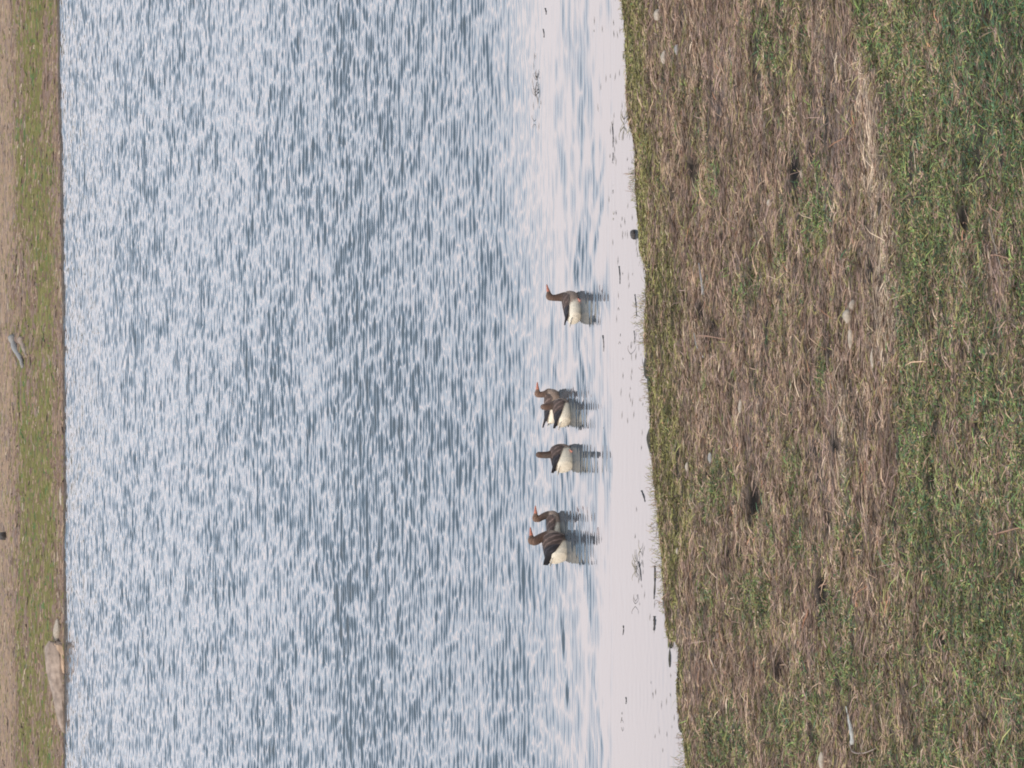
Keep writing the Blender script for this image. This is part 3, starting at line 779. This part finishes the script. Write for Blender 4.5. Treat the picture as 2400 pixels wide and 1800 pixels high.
def sprig(px, py, size, label, n=3, name='water_weed', mat=None, seed=1, spread=.75, group='weed sprigs rising from the still water'):
    rd = random.Random(seed); x_, y_ = unproj(px, py); bm = bmesh.new(); size *= .62
    for k in range(n + 1):
        a_ = rd.uniform(-spread, spread) + (math.pi if rd.random() < .5 else 0); L = size * rd.uniform(.6, 1.1); hgt = size * rd.uniform(.02, .45)
        ox = rd.uniform(-.25, .25) * size
        pts = [(ox + math.cos(a_) * L * t_, math.sin(a_) * L * t_, -.02 + hgt * math.sin(math.pi * .62 * t_)) for t_ in (0, .25, .5, .75, 1)]
        tube(bm, pts, .0045, .002, 5)
    o_ = obj_from_bm(name, bm, mat or m_sprig); o_.location = (float(x_), float(y_), 0)
    return tag(o_, label, 'water weed', group)
sprig(1257, 190, .28, 'dark straggling weed sprig at the ripple edge, first of the weed bed', 7, seed=3)
sprig(1256, 225, .30, 'dark weed sprig with a long trailing stem in the weed bed', 5, seed=4)
sprig(1252, 290, .20, 'small dark weed sprig at the end of the weed bed', 4, seed=5)
sprig(1449, 715, .13, 'forked dark sprig just past the floating black stick', 3, seed=6)
sprig(1453, 795, .14, 'forked sprig near the shore, second behind the leading goose', 3, seed=7)
sprig(1489, 1412, .30, 'wide arched sprig over still water beyond the last goose', 2, seed=8)
sprig(1458, 1680, .16, 'faint sprig in the far part of the calm strip', 3, seed=9)
sprig(1460, 1716, .22, 'thin arched sprig furthest along the calm strip', 2, seed=10)
sprig(1437, 440, .15, 'small curled sprig in the water short of the dark round stone', 3, seed=12)
sprig(1438, 505, .13, 'pale little sprig in the water right before the dark round stone', 3, seed=13, mat=m_weed)
sprig(1478, 830, .30, 'long bowed brown sprig leaning out from the shore', 2, seed=14)
sprig(1462, 292, .36, 'bushy yellowish weed sprig spreading from the shore', 12, seed=15, mat=m_weed)
sprig(1462, 118, .22, 'low yellowish weed sprig touching the bank near the frame edge', 7, seed=16, mat=m_weed)
sprig(1490, 1330, .34, 'straw coloured weed sprig beside the longest floating stick', 10, seed=17, mat=m_weed)
sprig(1500, 1290, .22, 'sparse straw weed sprig beside the straw coloured one', 5, seed=18, mat=m_weed)

# specks of leaf and stem scum drifting along the still margin
nfl = 230
fy = rng.uniform(-40, 1840, nfl); fx_ = np.interp(fy, np.sort(ns_py), ns_px[np.argsort(ns_py)]) - 4 - 72 * rng.random(nfl) ** 1.5
kk_ = rng.random(nfl) < smooth(.42, .62, fbm(fy / 60, fy * 0, 150)) + .06
kk_ |= rng.random(nfl) < .0
fy = np.concatenate([fy[kk_], rng.normal(215, 45, 22), rng.normal(330, 40, 10), rng.normal(1340, 40, 14)])
fx_ = np.concatenate([fx_[kk_], rng.normal(1258, 6, 22), rng.normal(1436, 4, 10), rng.normal(1502, 10, 14)])
ux, uy = unproj(fx_, fy); n = len(ux)
L = rng.uniform(.02, .085, n); a = rng.normal(0, .25, n); w = rng.uniform(.006, .014, n)
dd = np.stack([np.cos(a) * L, np.sin(a) * L, 0 * a], 1); ee = np.stack([-np.sin(a) * w, np.cos(a) * w, 0 * a], 1); p = np.stack([ux, uy, 0 * ux + .004], 1)
V = np.stack([p - dd, p + ee, p + dd, p - ee, p - dd * .2 + np.array([0, 0, .003])], 1).reshape(-1, 3)
i5 = np.arange(n)[:, None] * 5
Ft = np.concatenate([i5 + np.array([0, 3, 4]), i5 + np.array([3, 2, 4]), i5 + np.array([2, 1, 4]), i5 + np.array([1, 0, 4])], 0)
cdeb = np.array([.075, .062, .050]) * rng.uniform(.9, 3.2, n)[:, None]
tag(link('floating_litter', np_mesh('floating_litter', V, Ft, 3, np.repeat(cdeb, 5, 0)), col_mat('plant_scum', .7, .3)),
    'fine dark specks of plant litter drifting on the still water', 'litter', kind='stuff')

# dark clods and roots where the water has eaten into the turf
for k, (px, py, rx, ry, rz, lab) in enumerate([
    (1517, 855, .20, .08, .05, 'dark ragged clod of turf at the shoreline below the front pair'),
    (1522, 895, .14, .05, .03, 'small dark clod trailing off the ragged shoreline clod'),
    (1526, 1030, .22, .09, .06, 'low dark turf clod jutting from the shore below the middle goose'),
    (1543, 1140, .16, .07, .04, 'muddy clod with a glint of water behind it'),
    (1563, 1405, .24, .09, .06, 'brown clod of turf in the water beyond the longest floating stick'),
    (1572, 1500, .12, .08, .035, 'black peaty lump at the notch in the shoreline'),
    (1570, 1540, .15, .028, .018, 'flat dark spit of mud past the notch in the shoreline'),
    (1596, 1695, .14, .05, .04, 'small dark lump on the shoreline near the frame edge')]):
    stone(px, py, rx, ry, rz, lab, flat_mat('wet_turf', (.040, .036, .024), .7, .3, 30, .5, 1.8, .02), 'turf_clod', 30 + k, 0, True, 'turf clod', 'turf clods at the shoreline')

# far bank
def slab(pxs, label, mat, name='rock', cat='rock', seed=1):
    """long stone built from cross sections: (px of its top, px of its foot, py, depth)"""
    rd = random.Random(seed); base = on_ground(pxs[0][1], pxs[0][2]); bm = bmesh.new(); rings = []
    for (xt, xf, yy, dep_) in pxs:
        f_ = on_ground(xf, yy); hgt = (xf - xt) / F * f_.length
        cc = Vector((f_.x, f_.y + dep_ * .5, f_.z + hgt * .40)) - base
        rings.append((cc, Vector((0, dep_ * .5, hgt * .18)), Vector((0, .04, hgt * .62))))
    loft(bm, rings, 12)
    for v in bm.verts: v.co += Vector((rd.uniform(-.05, .05), rd.uniform(-.03, .03), rd.uniform(-.035, .035)))
    o_ = obj_from_bm(name, bm, mat, None, False); o_.location = base
    return tag(o_, label, cat)
slab([(120, 146, 1506, .3), (109, 148, 1516, .7), (110, 149, 1540, .8), (114, 149, 1575, .8), (121, 150, 1600, .75), (127, 150, 1632, .7), (132, 151, 1665, .6), (139, 152, 1690, .5), (147, 152, 1716, .25)],
     'big flat sided pinkish tan rock tapering along the far shore', m_tan, seed=51)
slab([(132, 149, 1512, .2), (127, 150, 1520, .4), (128, 150, 1535, .45), (134, 150, 1552, .35), (141, 151, 1575, .15)],
     'small orange tan rock at the waterside foot of the big tapering one', flat_mat('orange_rock', (.42, .29, .20), .9, .2, 4, .7, 1.15, .05), seed=52)
stone(139, 1478, .34, .16, .12, 'small pale rock at the water edge of the far shore', m_pale, 'rock', 53, 0, False, 'rock')
stone(146, 1160, .30, .08, .06, 'pale sliver of rock on the far waterline', m_pale, 'rock', 54, 0, False, 'rock')
stick([(33, 790), (40, 815), (52, 838), (58, 860)], 'grey weathered plank tilted on the far bank', m_grey, .12, .05, 'driftwood', 'wood', .06)
stick([(52, 795), (60, 815), (66, 835)], 'tan broken branch beside the grey plank on the far bank', m_tan, .11, .05, 'driftwood', 'wood', .04)
stone(15, 1256, .13, .16, .20, 'dark squat stump on the far bank', m_dkw, 'stump', 55, 0, False, 'stump')
rd = random.Random(77)
